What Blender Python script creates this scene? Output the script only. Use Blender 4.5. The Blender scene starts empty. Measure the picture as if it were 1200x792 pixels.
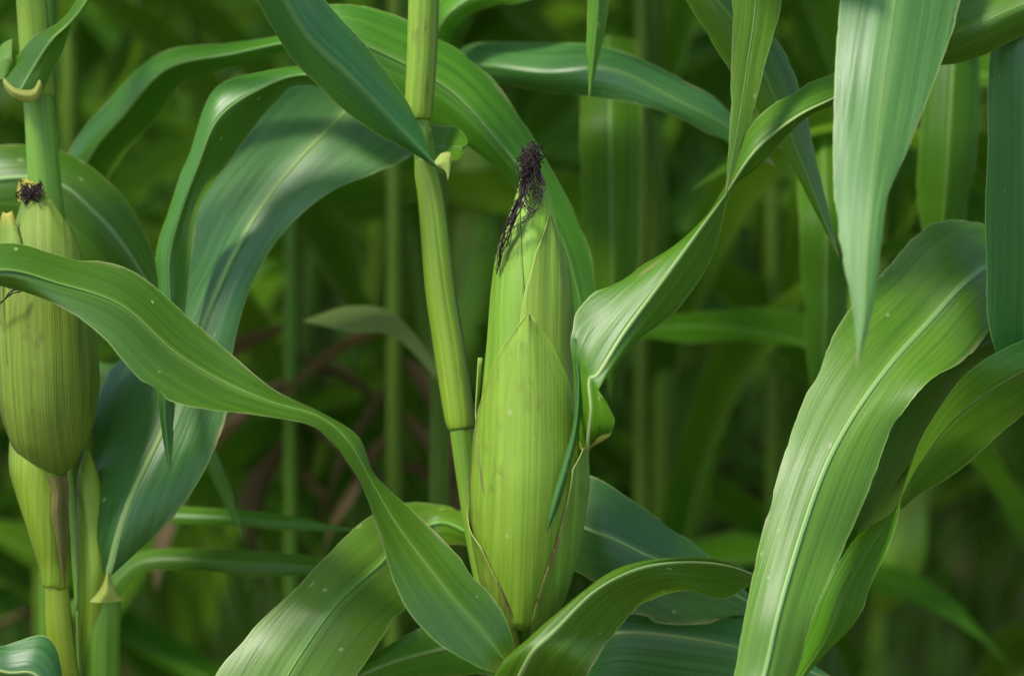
import bpy, math, random
from mathutils import Vector, Matrix, noise

S = bpy.context.scene
C = S.collection
# ------------------------------------------------------------------ camera
D0 = 1.45                       # focus distance (m)
LENS, SENSOR, PXW, PXH = 90.0, 36.0, 1200.0, 792.0
PITCH = math.radians(4)
FOC = Vector((0, 0, 0.92))
FWD = Vector((0, math.cos(PITCH), -math.sin(PITCH)))
RGT = Vector((1, 0, 0))
UPV = RGT.cross(FWD)
CAM = FOC - FWD * D0
cd = bpy.data.cameras.new('camera'); cam = bpy.data.objects.new('camera', cd); C.objects.link(cam)
cam.location = CAM; cam.rotation_euler = (math.pi / 2 - PITCH, 0, 0)
cd.lens = LENS; cd.sensor_width = SENSOR; cd.clip_start = 0.05; cd.clip_end = 500
cd.dof.use_dof = True; cd.dof.focus_distance = D0; cd.dof.aperture_fstop = 3.6
S.camera = cam
# ------------------------------------------------------------------ light
SUN_EL, SUN_AZ = math.radians(56), math.radians(-128)   # azimuth measured from +y, clockwise: up, left, camera side
w = bpy.data.worlds.new('World'); S.world = w; w.use_nodes = True
nt = w.node_tree; bg = nt.nodes['Background']
sky = nt.nodes.new('ShaderNodeTexSky'); sky.sky_type = 'NISHITA'; sky.sun_disc = False
sky.sun_elevation = SUN_EL; sky.sun_rotation = SUN_AZ
sky.air_density = 1.0; sky.dust_density = 0.8; sky.ozone_density = 1.0
nt.links.new(sky.outputs[0], bg.inputs[0]); bg.inputs[1].default_value = 0.15
sl = bpy.data.lights.new('sun', 'SUN'); so = bpy.data.objects.new('sun', sl); C.objects.link(so)
sl.energy = 2.5; sl.angle = math.radians(11.0); sl.color = (1.0, 0.95, 0.86)
sd = Vector((math.sin(SUN_AZ) * math.cos(SUN_EL), math.cos(SUN_AZ) * math.cos(SUN_EL), math.sin(SUN_EL)))
so.rotation_euler = sd.to_track_quat('Z', 'Y').to_euler(); so.location = (0, 0, 5)
vs = S.view_settings; vs.view_transform = 'Standard'; vs.look = 'None'; vs.exposure = 1.12; vs.gamma = 1
S.render.engine = 'CYCLES'
S.cycles.use_denoising = True
S.cycles.max_bounces = 6; S.cycles.diffuse_bounces = 4; S.cycles.glossy_bounces = 2; S.cycles.transmission_bounces = 4
S.cycles.use_adaptive_sampling = True; S.cycles.adaptive_threshold = 0.02
S.cycles.caustics_reflective = False; S.cycles.caustics_refractive = False
S.cycles.sample_clamp_indirect = 6

rnd = random.Random(7)


def P(px, py, d=0.0):
    """photo pixel + centimetres beyond the focus plane -> world point"""
    D = D0 + d / 100.0
    s = D * SENSOR / LENS / PXW
    return CAM + FWD * D + RGT * ((px - 600) * s) + UPV * ((396 - py) * s)


PXM = D0 * SENSOR / LENS / PXW   # metres per pixel at the focus plane


# ------------------------------------------------------------------ materials
def new_mat(name):
    m = bpy.data.materials.new(name); m.use_nodes = True
    t = m.node_tree; t.nodes.clear()
    return m, t


class NT:
    def __init__(self, t): self.t = t
    def n(self, typ, **kw):
        x = self.t.nodes.new(typ)
        for k, v in kw.items(): setattr(x, k, v)
        return x
    def l(self, a, b): self.t.links.new(a, b)
    def val(self, s, v):
        if hasattr(v, 'is_linked') or isinstance(v, bpy.types.NodeSocket): self.l(v, s)
        else: s.default_value = v
    def math(self, op, a, b=None, c=None, clamp=False):
        x = self.n('ShaderNodeMath', operation=op, use_clamp=clamp)
        self.val(x.inputs[0], a)
        if b is not None: self.val(x.inputs[1], b)
        if c is not None: self.val(x.inputs[2], c)
        return x.outputs[0]
    def vec(self, x, y, z=0.0):
        c = self.n('ShaderNodeCombineXYZ')
        for i, v in enumerate((x, y, z)): self.val(c.inputs[i], v)
        return c.outputs[0]
    def noise(self, v, scale=1.0, detail=3.0, rough=0.55):
        x = self.n('ShaderNodeTexNoise'); self.l(v, x.inputs['Vector'])
        x.inputs['Scale'].default_value = scale; x.inputs['Detail'].default_value = detail
        x.inputs['Roughness'].default_value = rough
        return x.outputs[0]
    def ramp(self, f, a, b):
        x = self.n('ShaderNodeMapRange', clamp=True); self.l(f, x.inputs[0])
        x.inputs[1].default_value = a; x.inputs[2].default_value = b
        return x.outputs[0]
    def mix(self, f, a, b):
        x = self.n('ShaderNodeMix', data_type='RGBA')
        self.val(x.inputs[0], f)
        for s, v in ((x.inputs[6], a), (x.inputs[7], b)):
            if isinstance(v, tuple): s.default_value = (*v, 1)
            else: self.l(v, s)
        return x.outputs[2]


def surf_mat(name, dark, light, trans_col, trans=0.3, rough=0.4, streak=34, fine=900, margin=(0.30, 0.42, 0.10), brown=0.0,
             yellow=None, bump=0.35, spec=0.38, flecks=0.0, blotch=0.45, rows=None, mid=0.0, tip=False, vein=0.16, rowk=0.35):
    """plant tissue: long streaks along the blade, fine ribs, pale margin, flecks, brown wear"""
    m, t = new_mat(name); N = NT(t)
    uv = N.n('ShaderNodeUVMap', uv_map='UVMap'); sep = N.n('ShaderNodeSeparateXYZ'); N.l(uv.outputs[0], sep.inputs[0])
    u, v = sep.outputs[0], sep.outputs[1]
    uvm = N.n('ShaderNodeUVMap', uv_map='metres'); sm = N.n('ShaderNodeSeparateXYZ'); N.l(uvm.outputs[0], sm.inputs[0])
    um, vm = sm.outputs[0], sm.outputs[1]
    oi = N.n('ShaderNodeObjectInfo'); r = N.math('MULTIPLY', oi.outputs['Random'], 50.0)
    st = N.noise(N.vec(N.math('MULTIPLY', u, float(streak)), N.math('MULTIPLY', vm, 2.5), r), 1.0, 4.0, 0.65)
    bl = N.noise(N.vec(N.math('MULTIPLY', um, 22.0), N.math('MULTIPLY', vm, 9.0), r), 1.0, 3.0)
    f = N.math('ADD', N.math('MULTIPLY', N.ramp(st, 0.3, 0.7), 1 - blotch), N.math('MULTIPLY', N.ramp(bl, 0.3, 0.7), blotch))
    col = N.mix(f, dark, light)
    fn = N.noise(N.vec(N.math('MULTIPLY', um, float(fine)), N.math('MULTIPLY', vm, 6.0), r), 1.0, 2.0)
    col = N.mix(N.math('MULTIPLY', N.ramp(fn, 0.42, 0.62), 0.45), col, light)
    col = N.mix(N.math('MULTIPLY', N.ramp(fn, 0.46, 0.32), 0.35), col, (dark[0] * .7, dark[1] * .75, dark[2] * .7))
    vn = N.noise(N.vec(N.math('MULTIPLY', um, 330.0), N.math('MULTIPLY', vm, 1.2), N.math('ADD', r, 4.0)), 1.0, 1.0)
    col = N.mix(N.math('MULTIPLY', N.ramp(vn, 0.52, 0.66), vein), col, (light[0] * 1.5, light[1] * 1.4, light[2] * 2.2))
    dk = N.noise(N.vec(N.math('MULTIPLY', um, 120.0), N.math('MULTIPLY', vm, 3.0), N.math('ADD', r, 14.0)), 1.0, 3.0)
    col = N.mix(N.math('MULTIPLY', N.ramp(dk, 0.54, 0.74), .35), col, (dark[0] * .6, dark[1] * .65, dark[2] * .7))
    # each leaf its own hue
    hsv = N.n('ShaderNodeHueSaturation'); N.l(col, hsv.inputs['Color'])
    N.l(N.math('ADD', N.math('MULTIPLY', oi.outputs['Random'], 0.03), 0.485), hsv.inputs['Hue'])
    N.l(N.math('ADD', N.math('MULTIPLY', N.math('FRACT', N.math('MULTIPLY', oi.outputs['Random'], 7.31)), 0.35), 0.82), hsv.inputs['Value'])
    col = hsv.outputs[0]
    e = N.math('ABSOLUTE', N.math('SUBTRACT', u, 0.5))
    if margin:
        col = N.mix(N.math('MULTIPLY', N.ramp(e, 0.484, 0.494), 0.75), col, margin)
    if mid:         # the paler tissue beside the midrib
        col = N.mix(N.math('MULTIPLY', N.ramp(e, 0.075, 0.0), mid), col, margin)
    if tip:
        tn = N.noise(N.vec(N.math('MULTIPLY', um, 200.0), N.math('MULTIPLY', vm, 60.0), r), 1.0, 3.0)
        col = N.mix(N.math('MULTIPLY', N.ramp(N.math('ADD', v, N.math('MULTIPLY', tn, .03)), 0.975, 1.005), 0.85), col, (0.30, 0.22, 0.06))
        sc_ = N.noise(N.vec(N.math('MULTIPLY', um, 14.0), N.math('MULTIPLY', vm, 30.0), N.math('ADD', r, 9.0)), 1.0, 4.0)
        col = N.mix(N.math('MULTIPLY', N.math('MULTIPLY', N.ramp(e, 0.44, 0.5), N.ramp(sc_, 0.55, 0.68)), .7), col, (0.36, 0.30, 0.14))
    if yellow:      # (colour, v0, v1): a different tissue colour at one end
        col = N.mix(N.ramp(v, yellow[1], yellow[2]), col, yellow[0])
    if flecks:
        vo = N.n('ShaderNodeTexVoronoi'); N.l(N.vec(N.math('ADD', um, r), vm, 0.0), vo.inputs['Vector']); vo.inputs['Scale'].default_value = 62.0
        sc = N.n('ShaderNodeSeparateColor'); N.l(vo.outputs['Color'], sc.inputs[0])
        sp = N.math('MULTIPLY', N.math('LESS_THAN', vo.outputs['Distance'], N.math('MULTIPLY', sc.outputs[1], 0.09)),
                    N.math('LESS_THAN', sc.outputs[0], flecks))
        col = N.mix(N.math('MULTIPLY', sp, 0.7), col, (0.40, 0.46, 0.20))
        v2 = N.n('ShaderNodeTexVoronoi'); N.l(N.vec(N.math('ADD', um, r), N.math('MULTIPLY', vm, .6), 3.0), v2.inputs['Vector']); v2.inputs['Scale'].default_value = 170.0
        s2 = N.n('ShaderNodeSeparateColor'); N.l(v2.outputs['Color'], s2.inputs[0])
        cl = N.noise(N.vec(N.math('MULTIPLY', um, 18.0), N.math('MULTIPLY', vm, 10.0), N.math('ADD', r, 31.0)), 1.0, 2.0)
        sp2 = N.math('MULTIPLY', N.math('LESS_THAN', v2.outputs['Distance'], N.math('MULTIPLY', s2.outputs[1], 0.22)), N.math('LESS_THAN', s2.outputs[0], N.math('MULTIPLY', N.ramp(cl, .45, .7), .45)))
        col = N.mix(N.math('MULTIPLY', sp2, 0.55), col, (0.34, 0.40, 0.14))
        le = N.noise(N.vec(N.math('MULTIPLY', um, 70.0), N.math('MULTIPLY', vm, 14.0), N.math('ADD', r, 77.0)), 1.0, 3.0, .6)
        col = N.mix(N.math('MULTIPLY', N.ramp(le, 0.73, 0.77), .6), col, (0.24, 0.22, 0.08))
    if brown:
        br = N.noise(N.vec(N.math('MULTIPLY', um, 130.0), N.math('MULTIPLY', vm, 45.0), r), 1.0, 5.0, 0.7)
        br2 = N.noise(N.vec(N.math('MULTIPLY', um, 30.0), N.math('MULTIPLY', vm, 14.0), r), 1.0, 2.0)
        k = N.math('MULTIPLY', N.ramp(br, 0.54, 0.70), N.ramp(br2, 0.46, 0.66))
        ed = N.math('MAXIMUM', N.math('MULTIPLY', N.ramp(e, 0.450, 0.488), N.ramp(br, 0.38, 0.54)), N.math('MULTIPLY', N.ramp(e, 0.40, 0.5), N.math('MULTIPLY', N.ramp(br2, .3, .6), .75)))
        ed = N.math('MULTIPLY', ed, N.ramp(v, 1.0, 0.5))
        k = N.math('MULTIPLY', N.math('MAXIMUM', k, ed), brown)
        col = N.mix(k, col, (0.075, 0.035, 0.010))
    hgt = N.math('ADD', N.math('ADD', N.math('MULTIPLY', fn, 0.4), N.math('MULTIPLY', st, 0.6)), N.math('MULTIPLY', vn, 0.9))
    if rows:
        wv = N.math('SINE', N.math('MULTIPLY', u, 2 * math.pi * rows))
        wv = N.math('MULTIPLY', wv, N.ramp(st, 0.3, 0.6))
        hgt = N.math('ADD', hgt, N.math('MULTIPLY', wv, rowk))
        col = N.mix(N.math('MULTIPLY', N.ramp(wv, 0.2, 1.0), 0.5 * rowk), col, (0.40, 0.48, 0.09))
    b = N.n('ShaderNodeBump'); b.inputs['Strength'].default_value = bump; b.inputs['Distance'].default_value = 0.0008
    N.l(hgt, b.inputs['Height'])
    p = N.n('ShaderNodeBsdfPrincipled'); N.l(col, p.inputs['Base Color'])
    ro = N.math('ADD', N.math('MULTIPLY', N.ramp(bl, 0.3, 0.75), 0.16), rough)
    N.l(ro, p.inputs['Roughness']); p.inputs['Specular IOR Level'].default_value = spec
    N.l(b.outputs[0], p.inputs['Normal'])
    out = N.n('ShaderNodeOutputMaterial')
    if trans > 0:
        tr = N.n('ShaderNodeBsdfTranslucent'); N.l(b.outputs[0], tr.inputs['Normal'])
        tcol = N.mix(0.55, col, trans_col); N.l(tcol, tr.inputs['Color'])
        ms = N.n('ShaderNodeMixShader'); ms.inputs[0].default_value = trans
        N.l(p.outputs[0], ms.inputs[1]); N.l(tr.outputs[0], ms.inputs[2]); N.l(ms.outputs[0], out.inputs[0])
    else:
        N.l(p.outputs[0], out.inputs[0])
    return m


TR = (0.22, 0.42, 0.03)
M = {}
M['leaf'] = surf_mat('leaf_green', (0.031, 0.118, 0.003), (0.098, 0.228, 0.006), TR, 0.34, 0.36, flecks=0.40, mid=.22, tip=True, spec=.42)
M['leaf_light'] = surf_mat('leaf_light_green', (0.055, 0.178, 0.005), (0.130, 0.295, 0.013), TR, 0.36, 0.33, flecks=0.36, mid=.3, tip=True, spec=.5)
M['leaf_blue'] = surf_mat('leaf_blue_green', (0.017, 0.090, 0.012), (0.052, 0.170, 0.030), TR, 0.26, 0.32, flecks=0.28, spec=.55, mid=.3, tip=True)
M['leaf_pale'] = surf_mat('leaf_pale_blue_green', (0.050, 0.155, 0.018), (0.115, 0.260, 0.045), TR, 0.3, 0.40, flecks=0.4, spec=.5, mid=.25, tip=True, vein=.3)
M['leaf_gloss'] = surf_mat('leaf_glossy_green', (0.025, 0.112, 0.004), (0.082, 0.212, 0.009), TR, 0.31, 0.31, flecks=0.4, mid=.22, tip=True, spec=.62)
M['leaf_yellow'] = surf_mat('leaf_yellowing', (0.20, 0.29, 0.05), (0.32, 0.40, 0.11), (.5, .5, .12), 0.35, 0.5, flecks=0.2)
M['leaf_back'] = surf_mat('leaf_back_rows', (0.029, 0.108, 0.003), (0.092, 0.215, 0.006), TR, 0.44, 0.45, streak=20, mid=.3, spec=.2)
M['dry'] = surf_mat('leaf_dry', (0.070, 0.052, 0.020), (0.170, 0.125, 0.048), (0.20, 0.15, 0.05), 0.25, 0.7, margin=None, spec=0.2)
M['midrib'] = surf_mat('midrib_pale', (0.16, 0.31, 0.05), (0.31, 0.44, 0.14), TR, 0.15, 0.4, margin=None, streak=6)
M['midrib_green'] = surf_mat('midrib_green', (0.085, 0.215, 0.02), (0.17, 0.32, 0.05), TR, 0.2, 0.4, margin=None, streak=6)
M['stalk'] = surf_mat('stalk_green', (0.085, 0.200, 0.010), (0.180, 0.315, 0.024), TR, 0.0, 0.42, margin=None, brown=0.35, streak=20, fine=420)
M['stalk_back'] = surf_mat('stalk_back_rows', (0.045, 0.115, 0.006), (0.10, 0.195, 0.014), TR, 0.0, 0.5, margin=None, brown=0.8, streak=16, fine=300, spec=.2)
M['sheath'] = surf_mat('sheath_yellow_green', (0.160, 0.262, 0.010), (0.275, 0.375, 0.026), TR, 0.12, 0.42, margin=None, brown=1.0, streak=22, fine=420, vein=.3)
M['husk'] = surf_mat('husk_green', (0.125, 0.260, 0.011), (0.235, 0.380, 0.030), TR, 0.14, 0.45, margin=(0.32, 0.40, 0.07), brown=0.85, streak=20, fine=480, bump=0.55, flecks=0.08, vein=.14)
M['husk_upper'] = surf_mat('husk_fresh_green', (0.120, 0.260, 0.012), (0.220, 0.375, 0.030), TR, 0.16, 0.42, margin=(0.36, 0.45, 0.10), brown=0.25, streak=22, fine=520, bump=0.6, vein=.35, flecks=.05)
M['husk_outer'] = surf_mat('husk_outer_green', (0.095, 0.205, 0.010), (0.185, 0.310, 0.026), TR, 0.12, 0.42, margin=(0.30, 0.36, 0.08), brown=1.0, streak=22, fine=520, bump=0.6, vein=.3, flecks=.05)
M['husk_rib'] = surf_mat('husk_ribbed_green', (0.088, 0.172, 0.009), (0.185, 0.280, 0.026), TR, 0.12, 0.5, margin=None, brown=0.6, streak=70, fine=420, rows=61, bump=0.55, blotch=.3, rowk=.10, vein=.35)
M['husk_tip'] = surf_mat('husk_tip_fading', (0.105, 0.205, 0.010), (0.210, 0.330, 0.030), TR, 0.12, 0.5, margin=None, brown=.9, streak=30, yellow=((0.46, 0.38, 0.05), .5, .9))
M['collar'] = surf_mat('collar_yellow', (0.24, 0.33, 0.03), (0.46, 0.47, 0.10), (0.6, 0.55, 0.1), 0.25, 0.5, margin=(0.40, 0.27, 0.10), brown=0.6)
M['silk'] = surf_mat('silk_dry', (0.006, 0.004, 0.0035), (0.030, 0.017, 0.013), (0.1, 0.04, 0.03), 0.05, 0.55, margin=None, spec=0.3)
M['split'] = surf_mat('husk_split_brown', (0.105, 0.058, 0.020), (0.175, 0.205, 0.030), (.2, .2, .05), 0.1, 0.6, margin=None, brown=.9, blotch=.7, streak=14)
M['rim'] = surf_mat('husk_tip_yellow', (0.42, 0.36, 0.035), (0.60, 0.52, 0.08), (0.6, 0.5, 0.1), 0.2, 0.5, margin=None, brown=0.7)
M['grass'] = surf_mat('grass_green', (0.060, 0.150, 0.015), (0.130, 0.250, 0.030), TR, 0.3, 0.5, margin=None)


def soil_mat():
    m, t = new_mat('soil_litter'); N = NT(t)
    tc = N.n('ShaderNodeTexCoord'); o = tc.outputs['Object']
    a = N.noise(o, 9.0, 6.0, 0.7); b = N.noise(o, 60.0, 4.0, 0.7)
    col = N.mix(N.ramp(a, 0.35, 0.65), (0.055, 0.032, 0.018), (0.13, 0.085, 0.045))
    col = N.mix(N.math('MULTIPLY', N.ramp(b, 0.5, 0.7), 0.6), col, (0.20, 0.13, 0.07))
    bp = N.n('ShaderNodeBump'); bp.inputs['Strength'].default_value = 0.8; bp.inputs['Distance'].default_value = 0.02
    N.l(N.math('ADD', a, N.math('MULTIPLY', b, 0.3)), bp.inputs['Height'])
    p = N.n('ShaderNodeBsdfPrincipled'); N.l(col, p.inputs['Base Color']); p.inputs['Roughness'].default_value = 0.95
    N.l(bp.outputs[0], p.inputs['Normal'])
    out = N.n('ShaderNodeOutputMaterial'); N.l(p.outputs[0], out.inputs[0])
    return m


M['soil'] = soil_mat()


# ------------------------------------------------------------------ geometry helpers
def cr(pts, t):
    """Catmull-Rom through a list of vectors, t in 0..len-1"""
    n = len(pts); i = min(int(t), n - 2); f = t - i
    p1, p2 = pts[i], pts[i + 1]
    p0 = pts[i - 1] if i > 0 else p1 * 2 - p2
    p3 = pts[i + 2] if i + 2 < n else p2 * 2 - p1
    return 0.5 * ((2 * p1) + (p2 - p0) * f + (2 * p0 - 5 * p1 + 4 * p2 - p3) * f * f + (3 * p1 - p0 - 3 * p2 + p3) * f ** 3)


def crf(vals, t):
    n = len(vals); i = min(int(t), n - 2); f = t - i
    f = f * f * (3 - 2 * f) if False else f
    return vals[i] * (1 - f) + vals[i + 1] * f


def link(name, verts, faces, uvs, uvm, mat, parent=None, origin=None, smooth=True):
    me = bpy.data.meshes.new(name)
    if origin is not None: verts = [v - origin for v in verts]
    me.from_pydata([tuple(v) for v in verts], [], faces)
    l1 = me.uv_layers.new(name='UVMap'); l2 = me.uv_layers.new(name='metres')
    a, b = [], []
    for f_i, poly in enumerate(me.polygons):
        for li, vi in zip(poly.loop_indices, poly.vertices):
            a.extend(uvs[vi]); b.extend(uvm[vi])
    l1.data.foreach_set('uv', a); l2.data.foreach_set('uv', b)
    if smooth: me.polygons.foreach_set('use_smooth', [True] * len(me.polygons))
    me.materials.append(mat); me.update()
    o = bpy.data.objects.new(name, me); C.objects.link(o)
    if parent is not None: o.parent = parent
    return o


def sheet(name, Ls, Ms, Rs, mat, parent, origin, nu=12, ruffle=0.0, seed=0, kink=0.45, wear=0.0):
    """blade lofted over left edge, midline and right edge points (dense lists)"""
    n = len(Ms); verts, uvs, uvm, mids = [], [], [], []
    rr = random.Random(seed); ph1, ph2 = rr.random() * 6.28, rr.random() * 6.28
    fl, fr_ = rr.uniform(28, 44), rr.uniform(28, 44)
    s = 0.0
    for i in range(n):
        if i: s += (Ms[i] - Ms[i - 1]).length
        L, Mi, R = Ls[i], Ms[i], Rs[i]
        W = (L - Mi).length + (R - Mi).length
        tan = (Ms[min(i + 1, n - 1)] - Ms[max(i - 1, 0)])
        nrm = (R - L).cross(tan)
        nrm = nrm.normalized() if nrm.length > 1e-9 else Vector((0, 0, 1))
        for j in range(nu + 1):
            u = j / nu
            q = L * (2 * (u - .5) * (u - 1)) + Mi * (4 * u * (1 - u)) + R * (2 * u * (u - .5))
            lin = L.lerp(Mi, u * 2) if u < .5 else Mi.lerp(R, u * 2 - 1)
            p = q.lerp(lin, kink)
            e = abs(u - .5) * 2
            if ruffle:
                a = math.sin(s * fl + ph1) if u < .5 else math.sin(s * fr_ + ph2)
                a += 0.5 * math.sin(s * fl * 2.3 + ph2 + u)
                p = p + nrm * (ruffle * a * e ** 2.2 * min(1, W / 0.05) * min(1, i / 4))
            # shallow lengthwise pleats
            p = p + nrm * ((0.0004 * math.sin(u * 31 + seed) + .0003 * math.sin(u * 53 + seed * 2 + s * 6)) * (1 - e) * min(1, W / 0.05))
            p = p + nrm * (.0022 * noise.noise(Vector((u * 1.6, s * 14, seed * 3.1))) * min(1, W / 0.06))
            if wear and (j == 0 or j == nu):
                p = p.lerp(Mi, min(.5, wear * max(0.0, noise.noise(Vector((s * 90, j, seed))) + .7 * noise.noise(Vector((s * 260, j, seed * 2)))) / max(W, .004)))
                p = p.lerp(Mi, min(.45, .016 * max(0.0, noise.noise(Vector((s * 38, j * 3.3, seed * 1.7))) - .30) / max(W, .004)))
            if j * 2 == nu: mids.append(p.copy())
            verts.append(p); uvs.append((u, i / (n - 1))); uvm.append(((u - .5) * max(W, 0.01), s))
    k = nu + 1
    faces = [(i * k + j, i * k + j + 1, (i + 1) * k + j + 1, (i + 1) * k + j) for i in range(n - 1) for j in range(nu)]
    o = link(name, verts, faces, uvs, uvm, mat, parent, origin)
    return o, mids


def ribtube(name, Ms, Ls, Rs, w0, w1, mat, parent, origin, flat=0.5, seg=8):
    """slim lens-shaped rib following the midline"""
    n = len(Ms); verts, uvs, uvm = [], [], []; s = 0
    for i in range(n):
        if i: s += (Ms[i] - Ms[i - 1]).length
        tan = (Ms[min(i + 1, n - 1)] - Ms[max(i - 1, 0)]).normalized()
        side = Rs[i] - Ls[i]; side = side - tan * side.dot(tan)
        side = side.normalized() if side.length > 1e-7 else tan.orthogonal().normalized()
        nrm = side.cross(tan)
        f = i / (n - 1); r = w0 * (1 - f) ** 0.9 + w1 * f
        W = (Rs[i] - Ls[i]).length; r = min(r, W * 0.22 + 0.00005)
        for j in range(seg):
            a = 2 * math.pi * j / seg
            verts.append(Ms[i] + side * (r * math.cos(a)) + nrm * (r * flat * math.sin(a)))
            uvs.append((j / seg, f)); uvm.append((r * j / seg, s))
    faces = [(i * seg + j, i * seg + (j + 1) % seg, (i + 1) * seg + (j + 1) % seg, (i + 1) * seg + j) for i in range(n - 1) for j in range(seg)]
    return link(name, verts, faces, uvs, uvm, mat, parent, origin)


def tube(name, pts, radii, mat, parent, origin, seg=20, sub=6, lip=0.0, wob=0.0, cap=True):
    """round stem through points with radii, smooth along the length"""
    verts, uvs, uvm, faces = [], [], [], []
    n = (len(pts) - 1) * sub + 1; s = 0; prev = None
    refx = RGT
    for i in range(n):
        t = i / sub; c = cr(pts, t); r = crf(radii, t)
        c2 = cr(pts, min(t + 0.02, len(pts) - 1)); c1 = cr(pts, max(t - 0.02, 0)); tan = (c2 - c1).normalized()
        sx = (refx - tan * refx.dot(tan)).normalized(); sy = tan.cross(sx)
        if prev is not None: s += (c - prev).length
        prev = c
        for j in range(seg + 1):
            a = 2 * math.pi * j / seg
            rr = r * (1 + wob * noise.noise(Vector((math.cos(a) * 1.2, math.sin(a) * 1.2, s * 30))))
            verts.append(c + sx * (rr * math.cos(a)) + sy * (rr * math.sin(a)))
            uvs.append((j / seg, i / (n - 1))); uvm.append((r * a, s))
    k = seg + 1
    faces = [(i * k + j, i * k + j + 1, (i + 1) * k + j + 1, (i + 1) * k + j) for i in range(n - 1) for j in range(seg)]
    if cap:
        for row, rev in ((0, True), (n - 1, False)):
            ci = len(verts); c = sum((verts[row * k + j] for j in range(seg)), Vector()) / seg
            verts.append(c); uvs.append((0.5, row / (n - 1))); uvm.append((0, 0))
            for j in range(seg):
                f = (row * k + j, row * k + j + 1, ci)
                faces.append(f[::-1] if rev else f)
    return link(name, verts, faces, uvs, uvm, mat, parent, origin)


def tagit(o, label, cat=None, group=None, kind=None):
    if label: o['label'] = label
    if cat: o['category'] = cat
    if group: o['group'] = group
    if kind: o['kind'] = kind
    return o


def thing(name, loc, label, cat, group=None):
    o = bpy.data.objects.new(name, None); C.objects.link(o); o.location = loc
    o.empty_display_size = 0.05
    return tagit(o, label, cat, group)


def leaf(root, secs, mat='leaf', rib=(0.0022, 0.0005), nu=16, sub=12, ruffle=0.002, seed=0, kink=0.4, rib_mat='midrib', name='leaf', label=None):
    """secs: (Lx,Ly,Ld, Mx,My,Md, Rx,Ry,Rd) per cross-section, or a 3-tuple for a tip"""
    L, Mi, R = [], [], []
    for q in secs:
        if len(q) == 3: q = q + q + q
        L.append(P(*q[0:3])); Mi.append(P(*q[3:6])); R.append(P(*q[6:9]))
    n = (len(secs) - 1) * sub + 1
    ts = [i / sub for i in range(n)]
    Ls, Ms, Rs = [cr(L, t) for t in ts], [cr(Mi, t) for t in ts], [cr(R, t) for t in ts]
    og = root.location.copy()
    o, mids = sheet(name, Ls, Ms, Rs, M[mat], root, og, nu, ruffle, seed, kink, wear=.0020)
    if label: o['label'] = label
    if rib: ribtube('midrib', mids, Ls, Rs, rib[0] * .72, rib[1] * .8, M[rib_mat if rib[0] >= .0018 else 'midrib_green'], o, og, flat=.35)
    return o


def arc_points(base, az, Ln, W, el0, droop, seed, n=26, roll=0.0, fold=0.6, power=1.3, sway=0.5):
    """a corn blade that rises from the stalk, arches over and droops"""
    rr = random.Random(seed)
    p = base.copy(); ds = Ln / (n - 1)
    swa = rr.uniform(-sway, sway); tw = rr.uniform(-0.8, 0.8) + roll
    L, Mi, R = [], [], []
    for i in range(n):
        f = i / (n - 1)
        el = el0 - droop * f ** power; a = az + swa * f * f
        d = Vector((math.cos(a) * math.cos(el), math.sin(a) * math.cos(el), math.sin(el)))
        side = Vector((-math.sin(a), math.cos(a), 0)); nrm = side.cross(d) * -1
        tws = tw * f
        s2 = side * math.cos(tws) + nrm * math.sin(tws); n2 = nrm * math.cos(tws) - side * math.sin(tws)
        wf = (0.45 + 0.55 * min(1, f / 0.22)) * max(0.0, 1 - max(0, (f - 0.35) / 0.65) ** 1.7)
        hw = max(W * 0.5 * wf, 0.0003); fo = fold * (1 - f) ** 1.5 + 0.12
        Mi.append(p.copy()); L.append(p + s2 * (hw * math.cos(fo)) + n2 * (hw * math.sin(fo))); R.append(p - s2 * (hw * math.cos(fo)) + n2 * (hw * math.sin(fo)))
        p = p + d * ds
    return L, Mi, R


def arc_leaf(root, base, az, Ln, W, el0, droop, seed, mat='leaf_back', og=None, nu=6, n=22, ruffle=0.004, rib=(0.0022, 0.0004), **kw):
    og = root.location.copy() if og is None else og
    L, Mi, R = arc_points(base, az, Ln, W, el0, droop, seed, n, **kw)
    o, Mi = sheet('dry_leaf' if mat == 'dry' else 'leaf', L, Mi, R, M[mat], root, og, nu, ruffle, seed, 0.5)
    ribtube('midrib', Mi, L, R, rib[0], rib[1], M['dry' if mat == 'dry' else 'midrib_green'], o, og, seg=5)
    return o


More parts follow.
